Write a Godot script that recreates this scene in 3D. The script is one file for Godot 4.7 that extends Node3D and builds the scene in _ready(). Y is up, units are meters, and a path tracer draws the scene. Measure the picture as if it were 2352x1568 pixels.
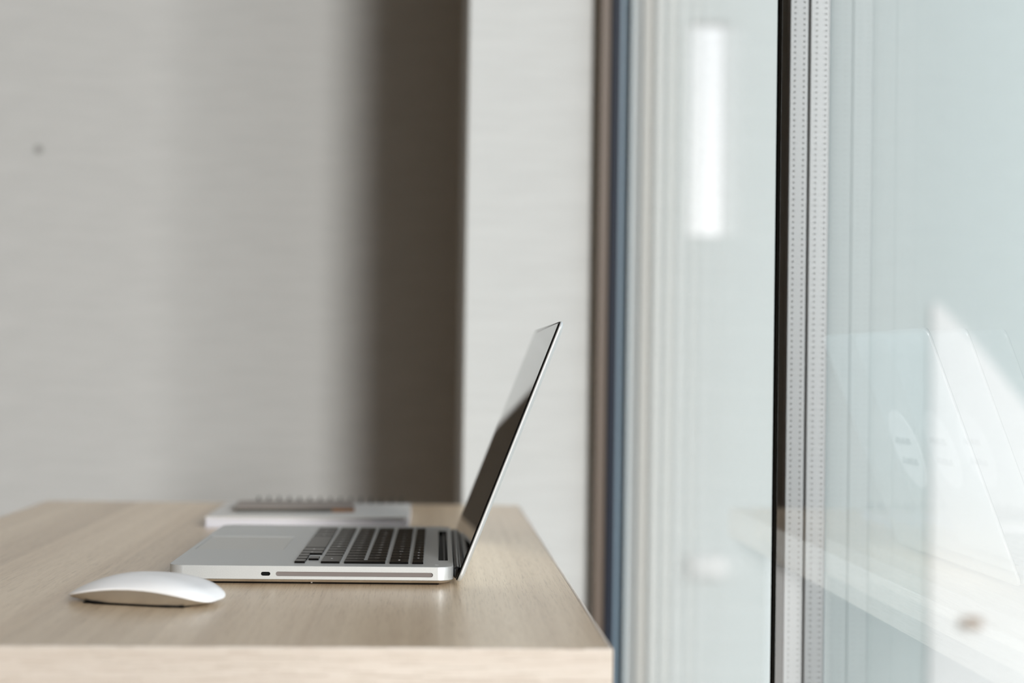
extends Node3D

const T := 0.74            # height of the desk top
const GX := 0.255          # inner face of the glazing


# ---------------------------------------------------------------- mesh building
class B:
	var v := PackedVector3Array()
	var n := PackedVector3Array()
	var uv := PackedVector2Array()
	var ix := PackedInt32Array()

	func tri(a: Vector3, b: Vector3, c: Vector3, na: Vector3, nb: Vector3, nc: Vector3, ua := Vector2.ZERO, ub := Vector2.ZERO, uc := Vector2.ZERO) -> void:
		var g := (b - a).cross(c - a)
		if g.length_squared() < 1e-22:
			return
		var at := v.size()
		v.append_array([a, b, c])
		n.append_array([na, nb, nc])
		uv.append_array([ua, ub, uc])
		if g.dot(na + nb + nc) > 0.0:
			ix.append_array([at, at + 2, at + 1])
		else:
			ix.append_array([at, at + 1, at + 2])

	func quad(a: Vector3, b: Vector3, c: Vector3, d: Vector3, na: Vector3, nb: Vector3, nc: Vector3, nd: Vector3, u := [Vector2.ZERO, Vector2.ZERO, Vector2.ZERO, Vector2.ZERO]) -> void:
		tri(a, b, c, na, nb, nc, u[0], u[1], u[2])
		tri(a, c, d, na, nc, nd, u[0], u[2], u[3])

	func flat(a: Vector3, b: Vector3, c: Vector3, d: Vector3, nn: Vector3, u := [Vector2.ZERO, Vector2.ZERO, Vector2.ZERO, Vector2.ZERO]) -> void:
		quad(a, b, c, d, nn, nn, nn, nn, u)

	# a flat polygon: 2D points carried to 3D by o + x * ex + y * ey
	func poly(p: PackedVector2Array, o: Vector3, ex: Vector3, ey: Vector3, nn: Vector3) -> void:
		var big := PackedVector2Array()               # tiny polygons need room to be cut up exactly
		for q in p:
			big.append(q * 1000.0)
		var t := Geometry2D.triangulate_polygon(big)
		for i in range(0, t.size(), 3):
			var q := [p[t[i]], p[t[i + 1]], p[t[i + 2]]]
			tri(o + ex * q[0].x + ey * q[0].y, o + ex * q[1].x + ey * q[1].y, o + ex * q[2].x + ey * q[2].y, nn, nn, nn, q[0], q[1], q[2])

	# box with rounded edges: each face a grid bent round the edges
	func rbox(c: Vector3, size: Vector3, r := 0.001, seg := 1) -> void:
		var h := size * 0.5
		r = minf(r, minf(h.x, minf(h.y, h.z)))
		var inner := h - Vector3(r, r, r)
		for ax in 3:
			for s in [-1.0, 1.0]:
				var a1 := (ax + 1) % 3
				var a2 := (ax + 2) % 3
				var g1 := _steps(h[a1], r, seg)
				var g2 := _steps(h[a2], r, seg)
				var P := []
				var N := []
				var U := []
				for x in g1:
					for y in g2:
						var p := Vector3.ZERO
						p[ax] = h[ax] * s
						p[a1] = x
						p[a2] = y
						var q := p.clamp(-inner, inner)
						var d := (p - q).normalized()
						P.append(c + q + d * r)
						N.append(d)
						U.append(Vector2(x, y))
				var w := g2.size()
				for i in g1.size() - 1:
					for j in w - 1:
						var k := [i * w + j, (i + 1) * w + j, (i + 1) * w + j + 1, i * w + j + 1]
						quad(P[k[0]], P[k[1]], P[k[2]], P[k[3]], N[k[0]], N[k[1]], N[k[2]], N[k[3]], [U[k[0]], U[k[1]], U[k[2]], U[k[3]]])

	func _steps(h: float, r: float, seg: int) -> PackedFloat64Array:
		var o := PackedFloat64Array()
		for i in seg + 1:
			o.append(-h + r - r * tan(PI / 4 * (1.0 - float(i) / seg)))
		for i in seg + 1:
			o.append(h - r + r * tan(PI / 4 * float(i) / seg))
		return o

	# rounded rectangle (centre 0, in the plane ex, ez) carried through a profile of Vector2(height, inset)
	func loft(w: float, d: float, r: float, seg: int, prof: PackedVector2Array, o: Vector3, ex: Vector3, ez: Vector3, up: Vector3, cap_low := true, cap_high := true, skip := -1) -> void:
		var m := prof.size()
		var sn := []
		for i in m - 1:
			var e := prof[i + 1] - prof[i]
			sn.append(Vector2(e.x, e.y).normalized())      # (outward part, upward part) before turning
		for i in m - 1:
			var na: Vector2 = sn[i]
			var nb: Vector2 = sn[i]
			if i > 0 and sn[i - 1].dot(sn[i]) > 0.55:
				na = (sn[i - 1] + sn[i]).normalized()
			if i < m - 2 and sn[i + 1].dot(sn[i]) > 0.55:
				nb = (sn[i + 1] + sn[i]).normalized()
			var lo := B.outline(w, d, r, seg, prof[i].y)
			var hi := B.outline(w, d, r, seg, prof[i + 1].y)
			for k in lo.size():
				var k2 := (k + 1) % lo.size()
				if i == skip and k == seg:
					continue
				var q := [lo[k], lo[k2], hi[k2], hi[k]]
				var pn := [na, na, nb, nb]
				var P := []
				var N := []
				for z in 4:
					var f: Array = q[z]
					var hgt := prof[i].x if z < 2 else prof[i + 1].x
					P.append(o + ex * f[0].x + ez * f[0].y + up * hgt)
					N.append(((ex * f[1].x + ez * f[1].y) * pn[z].x + up * pn[z].y).normalized())
				quad(P[0], P[1], P[2], P[3], N[0], N[1], N[2], N[3])
		for cap in [[cap_low, 0, -1.0], [cap_high, m - 1, 1.0]]:
			if cap[0]:
				var pts := PackedVector2Array()
				for f in B.outline(w, d, r, seg, prof[cap[1]].y):
					pts.append(f[0])
				poly(pts, o + up * prof[cap[1]].x, ex, ez, up * cap[2])

	# points and normals of a rounded rectangle; the edge number seg is the one at +y of the plane
	static func outline(w: float, d: float, r: float, seg: int, inset: float) -> Array:
		var out := []
		var rr := maxf(r - inset, 0.0004)
		var hx := w * 0.5 - inset - rr
		var hy := d * 0.5 - inset - rr
		for c in [[1, 1, 0.0], [-1, 1, 90.0], [-1, -1, 180.0], [1, -1, 270.0]]:
			for i in seg + 1:
				var a := deg_to_rad(c[2] + 90.0 * i / seg)
				var nn := Vector2(cos(a), sin(a))
				out.append([Vector2(hx * c[0], hy * c[1]) + nn * rr, nn])
		return out

	# a round bar from a to b, with closed ends
	func bar(a: Vector3, b: Vector3, r: float, seg := 16) -> void:
		var ax := (b - a).normalized()
		var s := ax.cross(Vector3.UP if absf(ax.y) < 0.9 else Vector3.RIGHT).normalized()
		var t := ax.cross(s)
		for i in seg:
			var d0 := s * cos(TAU * i / seg) + t * sin(TAU * i / seg)
			var d1 := s * cos(TAU * (i + 1) / seg) + t * sin(TAU * (i + 1) / seg)
			quad(a + d0 * r, a + d1 * r, b + d1 * r, b + d0 * r, d0, d1, d1, d0)
			tri(a, a + d0 * r, a + d1 * r, -ax, -ax, -ax)
			tri(b, b + d0 * r, b + d1 * r, ax, ax, ax)

	# a bent round wire
	func wire(pts: PackedVector3Array, r: float, seg := 8) -> void:
		for i in pts.size() - 1:
			bar(pts[i], pts[i + 1], r, seg)

	func mesh() -> ArrayMesh:
		var a := []
		a.resize(Mesh.ARRAY_MAX)
		a[Mesh.ARRAY_VERTEX] = v
		a[Mesh.ARRAY_NORMAL] = n
		a[Mesh.ARRAY_TEX_UV] = uv
		a[Mesh.ARRAY_INDEX] = ix
		var m := ArrayMesh.new()
		m.add_surface_from_arrays(Mesh.PRIMITIVE_TRIANGLES, a)
		return m


func obj(called: String, shape: Variant, mat: Material, parent: Node3D = null) -> MeshInstance3D:
	var o := MeshInstance3D.new()
	o.name = called
	o.mesh = shape.mesh() if shape is B else shape
	o.material_override = mat
	(parent if parent else self).add_child(o, true)
	return o


func thing(called: String, label: String, category: String, at := Vector3.ZERO, turn := 0.0, group := "") -> Node3D:
	var o := Node3D.new()
	o.name = called
	add_child(o, true)
	o.position = at
	o.rotation.y = turn
	tag(o, label, category, group)
	return o


func tag(o: Node3D, label: String, category := "", group := "", kind := "") -> void:
	o.set_meta("label", label)
	if category:
		o.set_meta("category", category)
	if group:
		o.set_meta("group", group)
	if kind:
		o.set_meta("kind", kind)


func structure(o: Node3D, label: String, category: String) -> Node3D:
	tag(o, label, category, "", "structure")
	return o


func box(c: Vector3, size: Vector3, r := 0.002, seg := 1) -> B:
	var b := B.new()
	b.rbox(c, size, r, seg)
	return b


# a box given by its corners
func span(lo: Vector3, hi: Vector3, r := 0.001, seg := 1) -> B:
	return box((lo + hi) * 0.5, (hi - lo).abs(), r, seg)


# ---------------------------------------------------------------- materials
func lin(r: float, g: float, b: float, a := 1.0) -> Color:
	var c := Color(r, g, b).linear_to_srgb()
	c.a = a
	return c


func mat(c: Color, rough := 0.6, metal := 0.0, spec := 0.5) -> StandardMaterial3D:
	var m := StandardMaterial3D.new()
	m.albedo_color = c
	m.roughness = rough
	m.metallic = metal
	m.metallic_specular = spec
	return m


func noise_tex(freq: float, octaves: int, sd: int, dark: float, w := 512, h := 512) -> NoiseTexture2D:
	var f := FastNoiseLite.new()
	f.noise_type = FastNoiseLite.TYPE_SIMPLEX_SMOOTH
	f.seed = sd
	f.frequency = freq
	f.fractal_octaves = octaves
	var t := NoiseTexture2D.new()
	t.width = w
	t.height = h
	t.seamless = true
	t.noise = f
	var g := Gradient.new()
	g.set_color(0, Color(dark, dark, dark))
	g.set_color(1, Color(1, 1, 1))
	t.color_ramp = g
	return t


# trowelled plaster, its strokes lying flat
func plaster(c: Color, sd: int, dark: float) -> StandardMaterial3D:
	var m := mat(c, 0.85, 0.0, 0.3)
	m.uv1_triplanar = true
	m.uv1_world_triplanar = true
	m.uv1_scale = Vector3(1.1, 8.0, 1.1)
	m.albedo_texture = noise_tex(0.012, 4, sd, dark)
	return m


func alu(c: Color, rough: float) -> StandardMaterial3D:
	var m := mat(c, rough, 0.42)
	m.uv1_triplanar = true
	m.uv1_scale = Vector3(9, 9, 9)
	m.albedo_texture = noise_tex(0.25, 2, 31, 0.93)
	return m


# sliced oak veneer: u across the grain, v along it; tone bands, streaks and short dark pores
func oak_image(c0: Color, c1: Color) -> ImageTexture:
	var w := 1024
	var h := 1024
	var layers := []
	for k in [[0.006, 24, 3], [0.05, 20, 2], [0.22, 40, 2]]:
		var f := FastNoiseLite.new()
		f.noise_type = FastNoiseLite.TYPE_SIMPLEX_SMOOTH
		f.seed = 5 + int(k[1])
		f.frequency = k[0]
		f.fractal_octaves = k[2]
		var im := f.get_image(w, k[1])
		im.convert(Image.FORMAT_L8)
		im.resize(w, h, Image.INTERPOLATE_CUBIC)
		layers.append(im.get_data())
	var l0: PackedByteArray = layers[0]
	var l1: PackedByteArray = layers[1]
	var l2: PackedByteArray = layers[2]
	var ramp := PackedByteArray()
	for i in 256:
		var c := c0.lerp(c1, i / 255.0)
		ramp.append_array([int(c.r * 255), int(c.g * 255), int(c.b * 255)])
	var o := PackedByteArray()
	o.resize(w * h * 3)
	var at := 0
	for i in w * h:
		var t := clampi(l0[i] * 5 / 8 + l1[i] / 4 + l2[i] / 8, 0, 255) * 3
		o[at] = ramp[t]
		o[at + 1] = ramp[t + 1]
		o[at + 2] = ramp[t + 2]
		at += 3
	var im := Image.create_from_data(w, h, false, Image.FORMAT_RGB8, o)
	var rng := RandomNumberGenerator.new()
	rng.seed = 11
	for i in 9000:
		var x := rng.randi_range(0, w - 1)
		var y := rng.randi_range(0, h - 26)
		var k := rng.randf_range(0.89, 0.96)
		var p := im.get_pixel(x, y)
		im.fill_rect(Rect2i(x, y, 1, rng.randi_range(9, 25)), Color(p.r * k, p.g * k * 0.985, p.b * k * 0.97))
	return ImageTexture.create_from_image(im)


var M := {}


func make_materials() -> void:
	M.concrete = plaster(lin(0.45, 0.455, 0.447), 3, 0.965)
	M.pillar = plaster(lin(0.535, 0.548, 0.54), 9, 0.97)
	M.white = plaster(lin(0.60, 0.47, 0.36), 15, 0.95)
	M.floor = mat(lin(0.50, 0.37, 0.26), 0.5)
	M.ground = plaster(lin(0.50, 0.50, 0.47), 21, 0.94)
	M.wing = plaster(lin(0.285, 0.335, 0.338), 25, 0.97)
	M.bright = plaster(lin(0.48, 0.495, 0.495), 27, 0.97)  # paler than the wing: puts the sun patch into the colour; also the box
	M.glass = mat(Color(0.9, 0.97, 0.96, 0.0), 0.0)
	M.glass.transparency = BaseMaterial3D.TRANSPARENCY_ALPHA
	M.glass.cull_mode = BaseMaterial3D.CULL_DISABLED
	M.spacer_pale = mat(lin(0.46, 0.475, 0.455), 0.7)
	M.rim = mat(lin(0.05, 0.10, 0.09), 0.2)
	M.rubber = mat(lin(0.006, 0.005, 0.0045), 0.8, 0.0, 0.0)
	M.rubber_edge = mat(lin(0.022, 0.021, 0.018), 0.7, 0.0, 0.1)
	M.spacer = mat(lin(0.24, 0.256, 0.26), 0.5, 0.3)
	M.hole = mat(lin(0.12, 0.126, 0.128), 0.7)
	M.bronze = mat(lin(0.11, 0.08, 0.058), 0.5)
	M.navy = mat(lin(0.014, 0.020, 0.034), 0.5, 0.0, 0.3)
	M.slate = mat(lin(0.20, 0.285, 0.36), 0.4)
	M.alu_trim = mat(lin(0.5, 0.5, 0.5), 0.4, 0.8)
	var oak := oak_image(Color(0.815, 0.72, 0.61), Color(0.985, 0.91, 0.805))
	for k in 4:
		var tone: float = [0.985, 0.955, 0.97, 0.945][k]
		var w := mat(Color(tone, tone * 0.992, tone * 0.975), 0.36, 0.0, 0.5)
		w.albedo_texture = oak
		w.clearcoat_enabled = true
		w.clearcoat = 0.35
		w.clearcoat_roughness = 0.22
		M["oak_%d" % k] = w
	M.band = mat(Color(0.93, 0.93, 0.94), 0.5)
	M.band.albedo_texture = oak_image(Color(0.86, 0.80, 0.73), Color(0.965, 0.93, 0.875))
	M.leg = mat(lin(0.84, 0.84, 0.83), 0.4)
	M.alu = alu(lin(0.67, 0.69, 0.685), 0.38)
	M.alu_pad = alu(lin(0.67, 0.675, 0.65), 0.35)
	M.case = mat(lin(0.66, 0.64, 0.60), 0.28, 0.9)
	M.key = mat(lin(0.006, 0.0055, 0.005), 0.2, 0.0, 0.2)
	M.legend = mat(lin(0.38, 0.38, 0.38), 0.5)
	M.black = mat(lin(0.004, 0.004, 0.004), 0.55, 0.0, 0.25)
	M.vent = mat(lin(0.02, 0.017, 0.015), 0.4)
	M.hinge = mat(lin(0.012, 0.013, 0.015), 0.3)
	M.felt = mat(lin(0.19, 0.165, 0.155), 0.95)
	M.screen = mat(lin(0.004, 0.004, 0.004), 0.02)
	M.paper = mat(lin(0.56, 0.56, 0.60), 0.8)
	M.cover = mat(lin(0.70, 0.685, 0.65), 0.7)
	M.wire = mat(lin(0.03, 0.03, 0.03), 0.35, 0.6)
	M.umber = mat(lin(0.26, 0.22, 0.195), 0.4)
	M.umber_edge = mat(lin(0.03, 0.028, 0.02), 0.6)
	M.amber = mat(lin(0.22, 0.085, 0.010), 0.6)
	M.shell = mat(lin(0.93, 0.94, 0.945), 0.22)
	M.shell.clearcoat_enabled = true
	M.shell.clearcoat = 0.2
	M.shell.clearcoat_roughness = 0.1
	M.mouse_base = mat(lin(0.62, 0.60, 0.56), 0.34, 0.9)
	M.sticker = mat(lin(0.82, 0.83, 0.83), 0.4)
	M.ink = mat(lin(0.25, 0.25, 0.25), 0.6)
	M.emblem = mat(lin(0.85, 0.86, 0.87), 0.3)
	M.brown = mat(lin(0.16, 0.11, 0.08), 0.7)


# ---------------------------------------------------------------- the scene
func _ready() -> void:
	# camera: a 55 mm lens at f/3, focused on the near side of the laptop
	var cam := Camera3D.new()
	cam.name = "camera"
	var lens := CameraAttributesPhysical.new()
	lens.frustum_focal_length = 54.98
	lens.frustum_focus_distance = 1.262
	lens.frustum_near = 0.02
	lens.frustum_far = 200.0
	lens.exposure_aperture = 3.0
	cam.attributes = lens
	cam.fov = rad_to_deg(2.0 * atan(784.0 / 3591.9))
	cam.position = Vector3(0, T + 0.1735, 0)
	cam.basis = Basis.from_euler(Vector3(0.01877, -0.05224, 0.01477), EULER_ORDER_YXZ)
	add_child(cam)
	cam.current = true

	# pale overcast sky and a low, hazy sun from behind the camera's right shoulder
	var env := Environment.new()
	env.background_mode = Environment.BG_SKY
	var sky := Sky.new()
	var sm := ProceduralSkyMaterial.new()
	sm.sky_top_color = Color(0.60, 0.66, 0.72)
	sm.sky_horizon_color = Color(0.99, 1.0, 1.0)
	sm.ground_bottom_color = Color(0.70, 0.70, 0.68)
	sm.ground_horizon_color = Color(0.85, 0.86, 0.86)
	sm.sky_curve = 0.3
	sm.sky_energy_multiplier = 1.45
	sm.ground_energy_multiplier = 0.6
	sky.sky_material = sm
	env.sky = sky
	env.tonemap_mode = Environment.TONE_MAPPER_LINEAR
	env.tonemap_exposure = 1.0
	env.sdfgi_enabled = true
	env.ssao_enabled = true
	env.ssil_enabled = true
	var we := WorldEnvironment.new()
	we.name = "world"
	we.environment = env
	add_child(we)
	var sun := DirectionalLight3D.new()
	sun.name = "sun"
	sun.light_color = Color(1.0, 0.995, 0.985)
	sun.light_energy = 1.72
	sun.light_angular_distance = 12.0
	sun.shadow_enabled = true
	sun.sky_mode = DirectionalLight3D.SKY_MODE_LIGHT_ONLY
	add_child(sun)
	var az := deg_to_rad(20.5)
	var alt := deg_to_rad(13.5)
	sun.look_at_from_position(Vector3(sin(az) * cos(alt), sin(alt), cos(az) * cos(alt)) * 20.0, Vector3.ZERO)

	make_materials()
	build_room()
	build_glazing()
	build_outside()
	build_desk()
	build_laptop()
	build_mouse()
	build_notebooks()


func build_room() -> void:
	structure(obj("floor", span(Vector3(-3.2, -0.2, -2.75), Vector3(0.32, 0, 3.2), 0.001), M.floor), "warm brown floor of the room under the desk", "floor")
	structure(obj("ceiling", span(Vector3(-3.2, 2.7, -2.75), Vector3(0.32, 2.9, 3.2), 0.001), M.white), "plain beige ceiling of the room", "ceiling")
	var wb := obj("wall_back", span(Vector3(-3.2, 0, -2.75), Vector3(0.24, 2.7, -2.55), 0.001), M.concrete)
	structure(wb, "smooth grey concrete wall behind the desk", "wall")
	var d := B.new()
	d.loft(0.013, 0.013, 0.0064, 8, PackedVector2Array([Vector2(0, 0), Vector2(0.0012, 0.001)]), Vector3(-0.635, T + 0.5187, -2.55), Vector3.RIGHT, Vector3.DOWN, Vector3.BACK, false)
	obj("plugged_hole", d, mat(lin(0.22, 0.22, 0.21), 0.9), wb)
	structure(obj("wall_left", span(Vector3(-3.2, 0, -2.55), Vector3(-3.0, 2.7, 3.2), 0.001), M.white), "warm beige wall on the far left side of the room", "wall")
	structure(obj("wall_rear", span(Vector3(-3.0, 0, 3.0), Vector3(0.25, 2.7, 3.2), 0.001), M.white), "warm beige wall behind the camera", "wall")
	structure(obj("wall_pillar", span(Vector3(0.0449, 0, -2.56), Vector3(0.245, 2.7, -2.08), 0.003, 2), M.pillar), "pale plastered pillar between the concrete wall and the glazing", "pillar")


func pane(x: float, z0: float, z1: float, parent: Node3D) -> void:
	# a sheet of glass with its ground edges
	var b := B.new()
	b.flat(Vector3(x, 0.05, z0), Vector3(x, 0.05, z1), Vector3(x, 2.66, z1), Vector3(x, 2.66, z0), Vector3.LEFT)
	obj("pane", b, M.glass, parent)


func build_glazing() -> void:
	var names := ["floor to ceiling glass unit running past the camera on the right, far edge beside the perforated spacer bars", "floor to ceiling glass unit between the black joint and the blue frame", "glass unit behind the camera's shoulder", "rearmost glass unit of the glazed side"]
	var ends := [[-1.136, 0.26], [-2.04, -1.149], [0.273, 1.65], [1.663, 3.0]]
	for k in 4:
		var w := Node3D.new()
		w.name = "window_%d" % (k + 1)
		add_child(w)
		structure(w, names[k], "window")
		var z0: float = ends[k][0]
		var z1: float = ends[k][1]
		for x in [GX, 0.2712, 0.2872]:
			pane(x, z0, z1, w)
		# spacer bars at both upright ends, with their rows of small holes
		for e in [[z0, 1.0], [z1, -1.0]]:
			for s in [[0.2573, 0.2704], [0.2724, 0.2864]]:
				var far_side := k == 1
				var zf: float = e[0] + e[1] * (0.008 if far_side else 0.019)
				var sp := obj("spacer", span(Vector3(s[0], 0.05, zf - e[1] * 0.007), Vector3(s[1], 2.66, zf), 0.0004), M.spacer_pale if far_side else M.spacer, w)
				if k != 0 or e[1] < 0.0:
					continue
				var b := B.new()
				for c in ([0.2607, 0.2674] if s[0] < 0.26 else [0.2766, 0.2833]):
					for i in 420:
						var p := Vector3(c, 0.45 + i * 0.0041, zf + 0.00012)
						for j in 6:
							var a := TAU * j / 6.0
							var a2 := TAU * (j + 1) / 6.0
							b.tri(p, p + Vector3(cos(a), sin(a), 0) * 0.0008, p + Vector3(cos(a2), sin(a2), 0) * 0.0008, Vector3.BACK, Vector3.BACK, Vector3.BACK)
				obj("perforation", b, M.hole, sp).set_meta("kind", "stuff")
			# black sealant behind the spacer bars; the far unit has none in sight
			if k == 1:
				continue
			obj("sealant", span(Vector3(GX + 0.0004, 0.05, e[0]), Vector3(0.2868, 2.66, e[0] + e[1] * 0.012), 0.0003), M.rubber, w)
			obj("sealant", span(Vector3(GX + 0.0003, 0.05, e[0] + e[1] * 0.012), Vector3(GX + 0.0020, 2.66, e[0] + e[1] * 0.0195), 0.0002), M.rubber, w)
	# rubber joints between the units
	var n := 1
	for z in [-1.149, 0.26, 1.65]:
		var t := Node3D.new()
		t.name = "trim_%d" % n
		add_child(t)
		structure(t, ["black rubber joint between the two glass units in view", "black rubber joint beside the camera", "black rubber joint behind the camera"][n - 1], "joint")
		obj("rubber_strip", span(Vector3(GX - 0.0005, 0.05, z), Vector3(GX + 0.03, 2.66, z + 0.0082), 0.0006), M.rubber, t)
		obj("rubber_lip", span(Vector3(GX - 0.0007, 0.05, z + 0.0082), Vector3(GX + 0.03, 2.66, z + 0.0128), 0.0005), M.rubber_edge, t)
		n += 1
	# the frame where the glazing meets the pillar
	var f := Node3D.new()
	f.name = "trim_4"
	add_child(f)
	structure(f, "upright blue and bronze frame between the pillar and the glass", "frame")
	obj("bronze_strip", span(Vector3(0.2195, 0, -2.12), Vector3(0.2345, 2.7, -2.055), 0.001), M.bronze, f)
	obj("navy_strip", span(Vector3(0.2345, 0, -2.12), Vector3(0.2455, 2.7, -2.048), 0.001), M.navy, f)
	obj("slate_strip", span(Vector3(0.2455, 0, -2.12), Vector3(0.2490, 2.7, -2.045), 0.0008), M.slate, f)
	obj("slate_strip", span(Vector3(0.2490, 0, -2.12), Vector3(0.2585, 2.7, -2.050), 0.001), M.slate, f)
	obj("frame_back", span(Vector3(0.2585, 0, -2.12), Vector3(0.30, 2.7, -2.041), 0.001), M.spacer_pale, f)
	var s := Node3D.new()
	s.name = "trim_5"
	add_child(s)
	structure(s, "metal sill and head rail along the glazed side", "rail")
	obj("sill", span(Vector3(0.235, 0, -2.04), Vector3(0.30, 0.05, 3.0), 0.002), M.alu_trim, s)
	obj("head_rail", span(Vector3(0.235, 2.66, -2.04), Vector3(0.30, 2.7, 3.0), 0.002), M.alu_trim, s)


func build_outside() -> void:
	structure(obj("ground", span(Vector3(0.32, -0.3, -9), Vector3(14, -0.02, 14), 0.001), M.ground), "pale paving outside the glass", "ground")
	var wing := B.new()
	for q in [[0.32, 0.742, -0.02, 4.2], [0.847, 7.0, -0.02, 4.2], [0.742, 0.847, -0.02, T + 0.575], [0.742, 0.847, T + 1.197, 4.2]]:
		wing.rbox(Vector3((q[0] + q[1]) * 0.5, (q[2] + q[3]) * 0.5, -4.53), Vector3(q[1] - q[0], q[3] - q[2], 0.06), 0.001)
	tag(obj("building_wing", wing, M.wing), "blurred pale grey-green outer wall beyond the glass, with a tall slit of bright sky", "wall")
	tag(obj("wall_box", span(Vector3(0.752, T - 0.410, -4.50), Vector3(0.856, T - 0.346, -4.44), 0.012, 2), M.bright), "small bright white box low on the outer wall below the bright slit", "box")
	# patch of sunlight on the outer wall, shaped as a thin paler slab
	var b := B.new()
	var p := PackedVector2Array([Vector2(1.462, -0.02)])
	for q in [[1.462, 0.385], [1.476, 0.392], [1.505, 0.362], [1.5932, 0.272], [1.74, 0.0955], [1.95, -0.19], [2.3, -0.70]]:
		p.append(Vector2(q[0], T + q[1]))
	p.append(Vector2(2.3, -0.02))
	var t := thing("sun_patch", "patch of sunlight on the outer wall, made as a thin paler slab with a slanting top, outside at the right edge", "wall")
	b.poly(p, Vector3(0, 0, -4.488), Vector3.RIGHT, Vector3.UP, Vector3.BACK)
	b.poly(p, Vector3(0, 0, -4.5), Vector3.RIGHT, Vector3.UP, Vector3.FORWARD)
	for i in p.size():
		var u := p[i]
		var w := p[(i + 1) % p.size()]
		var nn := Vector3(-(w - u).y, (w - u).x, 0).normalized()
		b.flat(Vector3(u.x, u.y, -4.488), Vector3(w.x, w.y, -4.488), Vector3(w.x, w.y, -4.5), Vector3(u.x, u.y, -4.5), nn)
	obj("sun_patch_slab", b, M.bright, t)
	var k := B.new()
	k.rbox(Vector3(1.58, T - 0.538, -4.475), Vector3(0.06, 0.035, 0.03), 0.012, 3)
	obj("wall_fitting", k, M.brown, t)


func build_desk() -> void:
	var x0 := -0.4834
	var x1 := 0.1179
	var z0 := -2.0194
	var z1 := -0.9811
	var desk := thing("desk", "light oak veneered desk with square edges and white legs", "desk", Vector3((x0 + x1) * 0.5, 0, (z0 + z1) * 0.5))
	var c := desk.position
	var e := 0.0028
	obj("core", span(Vector3(x0 + e, T - 0.037, z0 + e) - c, Vector3(x1 - e, T - 0.0012, z1 - e) - c, 0.0002), M.band, desk)
	# veneer leaves laid side by side, grain running away from the camera
	var right := x1 - e
	var k := 0
	var cuts := [0.0189, -0.0768, -0.1725, -0.2682, -0.3639, -0.4596, x0 + e]
	for left in cuts:
		var b := B.new()
		var u0 := fmod(0.13 + k * 0.29, 0.72)
		var u1: float = u0 + (right - left) / 0.40
		b.flat(Vector3(left, T, z0 + e) - c, Vector3(right, T, z0 + e) - c, Vector3(right, T, z1 - e) - c, Vector3(left, T, z1 - e) - c, Vector3.UP, [Vector2(u0, 0), Vector2(u1, 0), Vector2(u1, 1), Vector2(u0, 1)])
		b.flat(Vector3(left, T - 0.0014, z0 + e) - c, Vector3(right, T - 0.0014, z0 + e) - c, Vector3(right, T - 0.0014, z1 - e) - c, Vector3(left, T - 0.0014, z1 - e) - c, Vector3.DOWN)
		for s in [[left, -1.0], [right, 1.0]]:
			b.flat(Vector3(s[0], T, z0 + e) - c, Vector3(s[0], T, z1 - e) - c, Vector3(s[0], T - 0.0014, z1 - e) - c, Vector3(s[0], T - 0.0014, z0 + e) - c, Vector3(s[1], 0, 0))
		obj("veneer_strip", b, M["oak_%d" % (k % 4)], desk)
		right = left
		k += 1
	# edge bands: front and back, then the two sides
	for s in [[x0, x1, z1 - e, z1], [x0, x1, z0, z0 + e], [x0, x0 + e, z0 + e, z1 - e], [x1 - e, x1, z0 + e, z1 - e]]:
		var b := span(Vector3(s[0], T - 0.0372, s[2]) - c, Vector3(s[1], T + 0.0001, s[3]) - c, 0.0011, 2)
		var along := 0 if s[1] - s[0] > 0.1 else 2
		for i in b.v.size():
			b.uv[i] = Vector2(0.3 + (b.v[i].y + b.v[i][2 - along]) / 0.40, 0.5 + b.v[i][along] / 1.06)
		obj("edge_band", b, M.band, desk)
	for lx in [x0 + 0.028, x1 - 0.066]:
		for lz in [z0 + 0.09, z1 - 0.13]:
			obj("leg", span(Vector3(lx, 0, lz) - c, Vector3(lx + 0.038, T - 0.037, lz + 0.038) - c, 0.002, 2), M.leg, desk)


# ---------------------------------------------------------------- laptop; its own x runs from front to hinge, -z along its width away from the camera
const LD := 0.227
const LW := 0.325
const DECK := 0.0156


func at_uv(u: float, y: float, w: float) -> Vector3:
	return Vector3(u, y, -w)


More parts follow.
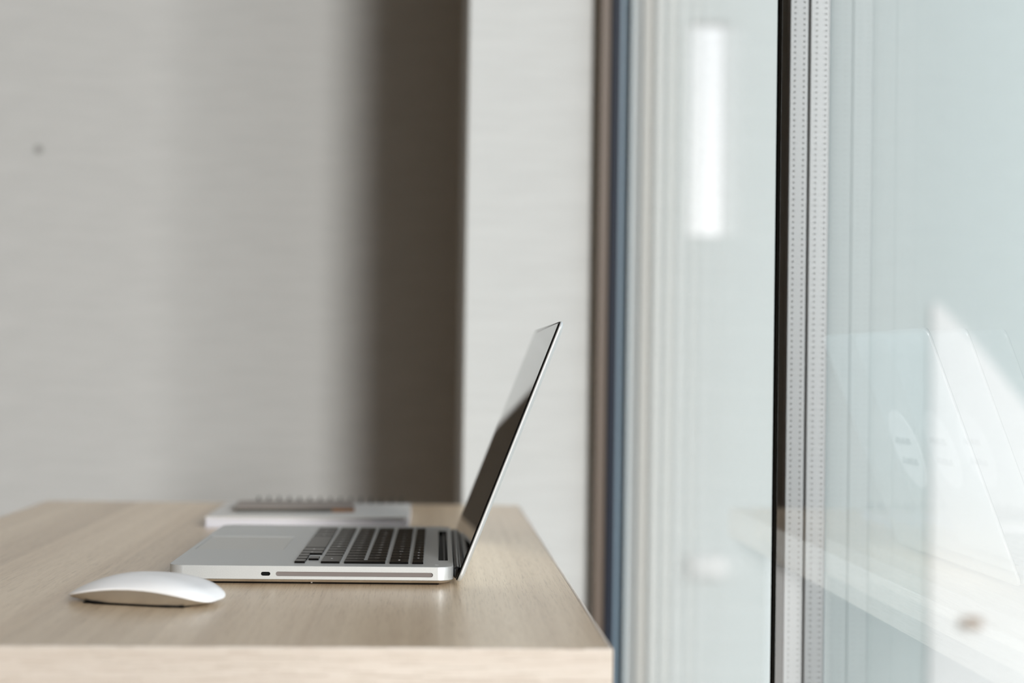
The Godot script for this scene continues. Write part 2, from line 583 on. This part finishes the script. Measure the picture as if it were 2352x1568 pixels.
func build_laptop() -> void:
	var lap := thing("laptop", "open silver aluminium laptop with black keys, seen from its side on the desk", "laptop", Vector3(-0.2055, T, -1.2574), -0.0065)
	var mid := at_uv(LD * 0.5, 0, LW * 0.5)
	var seg := 14
	# the body: curved underside, upright sides with the openings of the near side, deck with the recesses of trackpad and hinge
	var prof := PackedVector2Array([Vector2(0.0012, 0.0165), Vector2(0.0013, 0.012), Vector2(0.0018, 0.0075), Vector2(0.0026, 0.0038), Vector2(0.0037, 0.0013), Vector2(0.0047, 0.0002)])
	var under := B.new()
	under.loft(LD, LW, 0.0125, seg, prof, mid, Vector3.RIGHT, Vector3.BACK, Vector3.UP, true, false)
	obj("bottom_case", under, M.case, lap)
	var shadow_pad := B.new()  # black pad added as the contact shadow below the case, not a laptop part
	shadow_pad.loft(LD, LW, 0.0125, seg, PackedVector2Array([Vector2(0.0002, 0.0118), Vector2(0.0014, 0.0112)]), mid, Vector3.RIGHT, Vector3.BACK, Vector3.UP, true, false)
	obj("contact_shadow", shadow_pad, M.black, lap)
	var b := B.new()
	prof = PackedVector2Array([Vector2(0.0047, 0.0006), Vector2(0.0050, 0.0), Vector2(0.0152, 0.0), Vector2(0.0155, 0.00012), Vector2(DECK, 0.0005)])
	b.loft(LD, LW, 0.0125, seg, prof, mid, Vector3.RIGHT, Vector3.BACK, Vector3.UP, false, false, 1)
	var holes := [[0.0775, 0.0037, 0.00155], [0.14805, 0.0626, 0.0018]]
	for up in [1.0, -1.0]:
		var cy := 0.0092
		var p := PackedVector2Array([Vector2(0.0125, cy)])
		for h in holes:
			for i in 13:
				var side := -1.0 if i < 7 else 1.0
				var a := PI - PI * 0.5 * i / 6.0 if i < 7 else PI * 0.5 - PI * 0.5 * (i - 7) / 6.0
				p.append(Vector2(h[0] + side * (h[1] - h[2]) + cos(a) * h[2], cy + up * sin(a) * h[2]))
			var a_end := Vector2(h[0] + h[1], cy)
			p.append(a_end)
		p.append(Vector2(LD - 0.0125, cy))
		p.append(Vector2(LD - 0.0125, 0.0152 if up > 0 else 0.0050))
		p.append(Vector2(0.0125, 0.0152 if up > 0 else 0.0050))
		var clean := PackedVector2Array([p[0]])
		for q in p:
			if q.distance_to(clean[-1]) > 1e-6:
				clean.append(q)
		b.poly(clean, Vector3.ZERO, Vector3.RIGHT, Vector3.UP, Vector3.BACK)
	for h in holes:
		if h[1] > 0.01:
			stadium_wall(b, h, 0.0092, 0.0035)
	# deck: the rounded outline cut into strips that leave the recesses open
	var out := PackedVector2Array()
	for f in B.outline(LD, LW, 0.0125, seg, 0.0005):
		out.append(Vector2(f[0].x + LD * 0.5, LW * 0.5 - f[0].y))
	var pad := Rect2(0.0045, 0.110, 0.076, 0.105)
	var slot := Rect2(0.2148, 0.0440, 0.0078, 0.237)
	var us := [-0.01, pad.position.x, pad.end.x, slot.position.x, slot.end.x, 0.24]
	for i in 5:
		var gaps := [-0.01, 0.34]
		if i == 1:
			gaps = [-0.01, pad.position.y, pad.end.y, 0.34]
		if i == 3:
			gaps = [-0.01, slot.position.y, slot.end.y, 0.34]
		for j in range(0, gaps.size(), 2):
			var r := PackedVector2Array([Vector2(us[i], gaps[j]), Vector2(us[i + 1], gaps[j]), Vector2(us[i + 1], gaps[j + 1]), Vector2(us[i], gaps[j + 1])])
			for q in Geometry2D.intersect_polygons(out, r):
				b.poly(q, Vector3(0, DECK, 0), Vector3.RIGHT, Vector3.FORWARD, Vector3.UP)
	recess(b, pad, 0.0006, false)
	obj("unibody", b, M.alu, lap)
	var tp := B.new()
	tp.rbox(at_uv(pad.get_center().x, DECK - 0.0012, pad.get_center().y), Vector3(pad.size.x - 0.0008, 0.002, pad.size.y - 0.0008), 0.0002)
	obj("trackpad", tp, M.alu_pad, lap)
	var sl := B.new()
	recess(sl, slot, 0.004, true)
	obj("hinge_recess", sl, M.black, lap)
	var fin := B.new()
	fin.rbox(at_uv(slot.get_center().x + 0.001, DECK - 0.0022, slot.get_center().y), Vector3(0.0014, 0.0012, slot.size.y - 0.002), 0.0004)
	obj("vent_rib", fin, M.vent, lap)
	# what lies in the openings of the near side
	var fe := B.new()
	fe.poly(stadium(holes[1]), Vector3(0, 0.0092, -0.0011), Vector3.RIGHT, Vector3.UP, Vector3.BACK)
	obj("disc_slot", fe, M.felt, lap)
	var lk := B.new()
	stadium_wall(lk, holes[0], 0.0092, 0.0035)
	lk.poly(stadium(holes[0]), Vector3(0, 0.0092, -0.0030), Vector3.RIGHT, Vector3.UP, Vector3.BACK)
	obj("lock_slot", lk, M.black, lap)
	var glint := B.new()
	glint.rbox(at_uv(0.1134, 0.0016, 0.0080), Vector3(0.0016, 0.001, 0.0012), 0.0004, 2)
	obj("case_screw", glint, M.alu_trim, lap)
	var led := B.new()
	led.loft(0.0030, 0.0012, 0.0005, 4, PackedVector2Array([Vector2(0, 0), Vector2(0.0002, 0.0001)]), at_uv(0.2135, DECK, 0.0135), Vector3.RIGHT, Vector3.BACK, Vector3.UP, false)
	obj("deck_mark", led, M.legend, lap)
	for u in [0.028, LD - 0.028]:
		for w in [0.03, LW - 0.03]:
			var ft := B.new()
			ft.bar(at_uv(u, 0.0, w), at_uv(u, 0.0016, w), 0.006, 20)
			obj("rubber_foot", ft, M.rubber, lap)
	build_keys(lap)
	build_lid(lap)


func stadium(h: Array) -> PackedVector2Array:
	var p := PackedVector2Array()
	for i in 26:
		var side := 1.0 if i < 13 else -1.0
		var a := -PI * 0.5 + PI * (i if i < 13 else i - 1) / 12.0
		p.append(Vector2(h[0] + side * (h[1] - h[2]) + cos(a) * h[2], sin(a) * h[2]))
	return p


func stadium_wall(b: B, h: Array, cy: float, deep: float) -> void:
	var p := stadium(h)
	for i in p.size():
		var u := p[i]
		var w := p[(i + 1) % p.size()]
		var nn := -Vector3(u.x + w.x - 2 * h[0], u.y + w.y, 0)
		nn.x = 0.0 if absf(u.y - w.y) < 1e-7 else nn.x
		nn = nn.normalized()
		b.flat(Vector3(u.x, cy + u.y, 0), Vector3(w.x, cy + w.y, 0), Vector3(w.x, cy + w.y, -deep), Vector3(u.x, cy + u.y, -deep), nn)


func recess(b: B, r: Rect2, deep: float, bottom: bool) -> void:
	var q := [r.position, Vector2(r.end.x, r.position.y), r.end, Vector2(r.position.x, r.end.y)]
	for i in 4:
		var u: Vector2 = q[i]
		var w: Vector2 = q[(i + 1) % 4]
		var c := r.get_center() - (u + w) * 0.5
		b.flat(at_uv(u.x, DECK, u.y), at_uv(w.x, DECK, w.y), at_uv(w.x, DECK - deep, w.y), at_uv(u.x, DECK - deep, u.y), Vector3(c.x, 0, -c.y).normalized())
	if bottom:
		b.flat(at_uv(q[0].x, DECK - deep, q[0].y), at_uv(q[1].x, DECK - deep, q[1].y), at_uv(q[2].x, DECK - deep, q[2].y), at_uv(q[3].x, DECK - deep, q[3].y), Vector3.UP)


func build_keys(lap: Node3D) -> void:
	var shapes := {}
	var font := SystemFont.new()
	font.font_names = PackedStringArray(["Droid Sans"])
	var g := 0.0031
	var k := 0.01905
	# rows from the front edge to the hinge: from, to, then the keys from the near end to the far end as [width, legend]
	var rows := [
		[0.1198, 0.1348, [[0.0424, "shift"], [k, "-"], [k, "."], [k, ","], [k, "M"], [k, "N"], [k, "B"], [k, "V"], [k, "C"], [k, "X"], [k, "Z"], [k, "<"], [0.0240, "shift"]]],
		[0.1385, 0.1537, [[-0.0143, ""], [k, "'"], [k, ";"], [k, ":"], [k, "L"], [k, "K"], [k, "J"], [k, "H"], [k, "G"], [k, "F"], [k, "D"], [k, "S"], [k, "A"], [0.0328, "caps"]]],
		[0.1568, 0.1718, [[-k, ""], [k, "]"], [k, "["], [k, "P"], [k, "O"], [k, "I"], [k, "U"], [k, "Y"], [k, "T"], [k, "R"], [k, "E"], [k, "W"], [k, "Q"], [0.0281, "tab"]]],
		[0.1752, 0.1905, [[0.0281, "delete"], [k, "="], [k, "+"], [k, "0"], [k, "9"], [k, "8"], [k, "7"], [k, "6"], [k, "5"], [k, "4"], [k, "3"], [k, "2"], [k, "1"], [k, "<"]]],
		[0.1936, 0.2026, [[0.0197, ""], [0.0197, "F12"], [0.0197, "F11"], [0.0197, "F10"], [0.0197, "F9"], [0.0197, "F8"], [0.0197, "F7"], [0.0197, "F6"], [0.0197, "F5"], [0.0197, "F4"], [0.0197, "F3"], [0.0197, "F2"], [0.0197, "F1"], [0.0197, "esc"]]],
		[0.0985, 0.1165, [[-0.05715, ""], [k, "alt"], [0.0238, "cmd"], [0.0948, ""], [0.0238, "cmd"], [k, "alt"], [k, "ctrl"], [k, "fn"]]],
	]
	for row in rows:
		var w: float = 0.0184
		for key in row[2]:
			var wide: float = absf(key[0])
			if key[0] > 0.0:
				put_key(lap, shapes, font, row[0], row[1], w, w + wide - g, key[1])
			w += wide
	# arrows: three half keys in front, one above the middle one
	for i in 3:
		put_key(lap, shapes, font, 0.0985, 0.1068, 0.0184 + i * k, 0.0184 + i * k + k - g, "")
	put_key(lap, shapes, font, 0.1083, 0.1165, 0.0184 + k, 0.0184 + 2 * k - g, "")
	# the hooked return key over two rows
	var b := B.new()
	b.rbox(at_uv(0.15515, DECK + 0.0007, 0.0184 + 0.0056), Vector3(0.0333, 0.0018, 0.0112), 0.0004)
	b.rbox(at_uv(0.16430, DECK + 0.00069, 0.0185 + 0.00793), Vector3(0.0149, 0.0018, 0.01585), 0.0004)
	obj("key", b, M.key, lap)


func put_key(lap: Node3D, shapes: Dictionary, font: Font, u0: float, u1: float, w0: float, w1: float, legend: String) -> void:
	var id := "%.4f %.4f" % [u1 - u0, w1 - w0]
	if not shapes.has(id):
		var b := B.new()
		b.rbox(Vector3.ZERO, Vector3(u1 - u0, 0.0018, w1 - w0), 0.0004)
		shapes[id] = b.mesh()
	var o := obj("key", shapes[id], M.key, lap)
	o.position = at_uv((u0 + u1) * 0.5, DECK + 0.0007, (w0 + w1) * 0.5)
	if legend == "":
		return
	var t: TextMesh
	if shapes.has("t" + legend):
		t = shapes["t" + legend]
	else:
		t = TextMesh.new()
		t.text = legend
		t.font = font
		t.font_size = 16
		t.curve_step = 3.0
		t.pixel_size = 0.00026 if legend.length() == 1 else 0.00014
		t.depth = 0.00004
		shapes["t" + legend] = t
	var l := obj("legend", t, M.legend, o)
	l.position = Vector3(0, 0.00092, 0)
	l.basis = Basis(Vector3.BACK, Vector3.RIGHT, Vector3.UP)


func build_lid(lap: Node3D) -> void:
	var tilt := 0.3670
	var hx := 0.2292
	var al := Vector3(sin(tilt), cos(tilt), 0)           # up the lid
	var bk := Vector3(cos(tilt), -sin(tilt), 0)          # out of its back
	var len_ := 0.2255
	var foot := Vector3(hx, 0.004, -LW * 0.5)
	var mid := foot + al * len_ * 0.5
	var b := B.new()
	b.loft(len_, LW, 0.0075, 12, PackedVector2Array([Vector2(0.0004, 0.0012), Vector2(0.0006, 0.0002), Vector2(0.0009, 0.0), Vector2(0.0024, 0.0), Vector2(0.0031, 0.0008), Vector2(0.0039, 0.003), Vector2(0.0046, 0.007), Vector2(0.0051, 0.013), Vector2(0.0054, 0.022)]), mid, al, Vector3.BACK, bk, true, true)
	obj("lid_shell", b, M.alu, lap)
	var gk := B.new()
	gk.loft(len_ - 0.0012, LW - 0.0012, 0.0070, 12, PackedVector2Array([Vector2(0.0004, 0.0), Vector2(-0.0003, 0.0002)]), mid, al, Vector3.BACK, bk, false, true)
	obj("lid_gasket", gk, M.black, lap)
	var sc := B.new()
	sc.loft(len_ - 0.0040, LW - 0.0040, 0.0056, 12, PackedVector2Array([Vector2(-0.0008, 0.0003), Vector2(-0.0005, 0.0), Vector2(0.0003, 0.0)]), mid, al, Vector3.BACK, bk, true, false)
	obj("screen", sc, M.screen, lap)
	# hinge cover: a black rounded bar between deck and lid
	var h := B.new()
	h.rbox(at_uv(0.2300, 0.0098, LW * 0.5), Vector3(0.0062, 0.0098, LW - 0.022), 0.0028, 4)
	obj("hinge_cover", h, M.hinge, lap)
	# round sticker in the middle of the lid's back, with two lines of small print
	var st := B.new()
	var centre := mid + bk * 0.0054
	st.loft(0.076, 0.076, 0.0379, 16, PackedVector2Array([Vector2(0.0, 0.0), Vector2(0.0003, 0.0002)]), centre, al, Vector3.BACK, bk, false)
	var sticker := obj("sticker", st, M.sticker, lap)
	var pr := B.new()
	for line in [[0.008, [5, 3, 4]], [-0.012, [3, 6, 3]]]:
		var x := -0.022
		for n in line[1]:
			for i in n:
				pr.rbox(centre + al * line[0] + Vector3.BACK * x + bk * 0.00035, al.abs() * 0.006 + Vector3(0.0001, 0.0001, 0.0016), 0.00005)
				x += 0.003
			x += 0.003
	obj("print", pr, M.ink, sticker)


func build_mouse() -> void:
	var m := thing("computer_mouse", "low curved white computer mouse with a bare metal underside in front of the laptop", "mouse", Vector3(-0.2060, T, -1.166), deg_to_rad(-15.5))
	var ha := 0.0575
	var hb := 0.0288
	var nt := 96
	var nr := 18
	var outl := func(i: int) -> Vector2:
		var a := TAU * i / nt
		var ex := 2.0 / lerpf(2.9, 3.9, smoothstep(-1.0, 1.0, cos(a)))
		return Vector2(ha * signf(cos(a)) * pow(absf(cos(a)), ex), hb * signf(sin(a)) * pow(absf(sin(a)), ex))
	var edge := func(x: float) -> float:
		return 0.0045 + 0.0088 * (1.0 - pow(absf(x) / ha, 2.0)) + 0.0004 * x / ha
	# domed top shell
	var grid := []
	for j in nr + 1:
		var r := float(j) / nr
		r = 1.0 - pow(1.0 - r, 1.5)
		var ring := []
		for i in nt:
			var p: Vector2 = outl.call(i) * r
			var full := smoothstep(-0.2, 1.0, p.x / ha)
			var lift := 0.0082 * pow(maxf(0.0, 1.0 - pow(r, lerpf(2.3, 5.0, full))), lerpf(0.9, 0.65, full))
			ring.append(Vector3(p.x, edge.call(p.x) + lift, p.y))
		grid.append(ring)
	var lip := []
	for i in nt:
		var p: Vector2 = outl.call(i)
		lip.append(Vector3(p.x * 0.997, edge.call(p.x) - 0.0011, p.y * 0.993))
	grid.append(lip)
	obj("top_shell", smooth_grid(grid, nt), M.shell, m)
	# metal underside: in from the lip, then round to the flat bottom
	var low := []
	for s in [[0.985, 1.0, 0.985, -0.0010], [0.97, 0.80, 0.965, 0.0], [0.93, 0.52, 0.92, 0.0], [0.86, 0.26, 0.88, 0.0], [0.80, 0.08, 0.84, 0.0], [0.76, 0.0, 0.80, 0.0]]:
		var ring := []
		for i in nt:
			var p: Vector2 = outl.call(i)
			var top: float = edge.call(p.x) - 0.0010
			ring.append(Vector3(p.x * s[0], lerpf(0.0011, top, s[1]), p.y * s[2]))
		low.append(ring)
	var centre := []
	for i in nt:
		centre.append(Vector3(0, 0.0011, 0))
	low.append(centre)
	obj("metal_base", smooth_grid(low, nt), M.mouse_base, m)
	var shadow_plate := B.new()  # black plate added to draw the shadow under the mouse base
	shadow_plate.loft(0.084, 0.047, 0.016, 12, PackedVector2Array([Vector2(0.0001, 0.0004), Vector2(0.0005, 0.0), Vector2(0.0015, 0.0)]), Vector3.ZERO, Vector3.RIGHT, Vector3.BACK, Vector3.UP)
	obj("shadow_plate", shadow_plate, M.black, m)
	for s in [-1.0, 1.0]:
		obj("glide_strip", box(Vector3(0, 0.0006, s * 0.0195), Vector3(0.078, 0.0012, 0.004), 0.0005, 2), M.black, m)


# rings of points joined into one smooth skin, normals turned away from the middle
func smooth_grid(rings: Array, nt: int) -> B:
	var nrm := []
	for j in rings.size():
		var row := []
		for i in nt:
			var a: Vector3 = rings[j][(i + 1) % nt] - rings[j][(i - 1 + nt) % nt]
			var c: Vector3 = rings[mini(j + 1, rings.size() - 1)][i] - rings[maxi(j - 1, 0)][i]
			var n := a.cross(c)
			if a.length() < 1e-7 or n.length() < 1e-14:
				n = Vector3.ZERO
			row.append(n.normalized())
		nrm.append(row)
	for j in rings.size():
		for i in nt:
			if nrm[j][i] == Vector3.ZERO:
				var near: int = 1 if j == 0 else j - 1
				var sum := Vector3.ZERO
				for k in nt:
					sum += nrm[near][k]
				nrm[j][i] = sum.normalized()
	# which way is out?
	var probe: Vector3 = rings[rings.size() / 2][0] - Vector3(0, 0.008, 0)
	var flip := -1.0 if probe.dot(nrm[rings.size() / 2][0]) < 0.0 else 1.0
	var b := B.new()
	for j in rings.size() - 1:
		for i in nt:
			var k := (i + 1) % nt
			b.quad(rings[j][i], rings[j][k], rings[j + 1][k], rings[j + 1][i], nrm[j][i] * flip, nrm[j][k] * flip, nrm[j + 1][k] * flip, nrm[j + 1][i] * flip)
	return b


func build_notebooks() -> void:
	# white pad with a wire spiral along its far edge
	var x0 := -0.2389
	var x1 := -0.0205
	var z0 := -1.893
	var z1 := -1.700
	var p := thing("spiral_notepad", "thick white notepad with a black wire spiral along its far edge, lying behind the laptop", "notepad", Vector3((x0 + x1) * 0.5, T, (z0 + z1) * 0.5))
	var hw := (x1 - x0) * 0.5
	var hd := (z1 - z0) * 0.5
	obj("back_board", span(Vector3(-hw, 0, -hd), Vector3(hw, 0.0012, hd), 0.0004), M.paper, p)
	obj("page_block", span(Vector3(-hw + 0.0005, 0.0012, -hd + 0.0005), Vector3(hw - 0.006, 0.0102, hd - 0.0008), 0.0006), M.paper, p)
	# the cover lifts a little towards the near right corner
	var b := B.new()
	var nx := 24
	for i in nx:
		for s in [[0.0, 1.0, 1.0], [-0.0012, -1.0, -1.0]]:
			var q := []
			for c in [[i, -hd], [i + 1, -hd], [i + 1, hd], [i, hd]]:
				var t := float(c[0]) / nx
				var lift := 0.0016 * smoothstep(0.45, 1.0, t) * (0.0 if c[1] < 0 else 1.0)
				q.append(Vector3(lerpf(-hw, hw, t), 0.0117 + lift + s[0], c[1]))
			b.flat(q[0], q[1], q[2], q[3], Vector3(0, s[1], 0))
		var t0 := float(i) / nx
		var t1 := float(i + 1) / nx
		var l0 := 0.0016 * smoothstep(0.45, 1.0, t0)
		var l1 := 0.0016 * smoothstep(0.45, 1.0, t1)
		b.flat(Vector3(lerpf(-hw, hw, t0), 0.0117 + l0, hd), Vector3(lerpf(-hw, hw, t1), 0.0117 + l1, hd), Vector3(lerpf(-hw, hw, t1), 0.0105 + l1, hd), Vector3(lerpf(-hw, hw, t0), 0.0105 + l0, hd), Vector3.BACK)
	b.flat(Vector3(hw, 0.0117, -hd), Vector3(hw, 0.0133, hd), Vector3(hw, 0.0121, hd), Vector3(hw, 0.0105, -hd), Vector3.RIGHT)
	b.flat(Vector3(-hw, 0.0117, -hd), Vector3(-hw, 0.0117, hd), Vector3(-hw, 0.0105, hd), Vector3(-hw, 0.0105, -hd), Vector3.LEFT)
	obj("front_cover", b, M.cover, p)
	obj("cover_flap", span(Vector3(hw - 0.006, 0.0012, -hd), Vector3(hw, 0.0118, hd), 0.0006), M.paper, p)
	for i in 15:
		var x := -hw + 0.036 + i * 0.0122
		var r := B.new()
		var pts := PackedVector3Array()
		for k in 15:
			var a := TAU * k / 14.0
			pts.append(Vector3(x + 0.0006 * sin(a), 0.0092 + 0.0088 * sin(a), -hd + 0.001 + 0.0065 * cos(a)))
		r.wire(pts, 0.0011, 6)
		obj("wire_ring", r, M.wire, p)
	# small flat booklet on the pad
	var q := thing("booklet", "small flat grey-brown booklet with an amber end, lying on the white spiral notepad", "booklet", Vector3(-0.1513, T + 0.0117, -1.8055), deg_to_rad(4.5))
	obj("cover", box(Vector3(0, 0.0052, 0), Vector3(0.1326, 0.0016, 0.085), 0.0005), M.umber, q)
	obj("page_edges", box(Vector3(-0.012, 0.0024, 0), Vector3(0.1066, 0.0042, 0.083), 0.0005), M.umber_edge, q)
	obj("amber_edge", box(Vector3(0.0535, 0.0024, 0), Vector3(0.025, 0.0042, 0.083), 0.0005), M.amber, q)
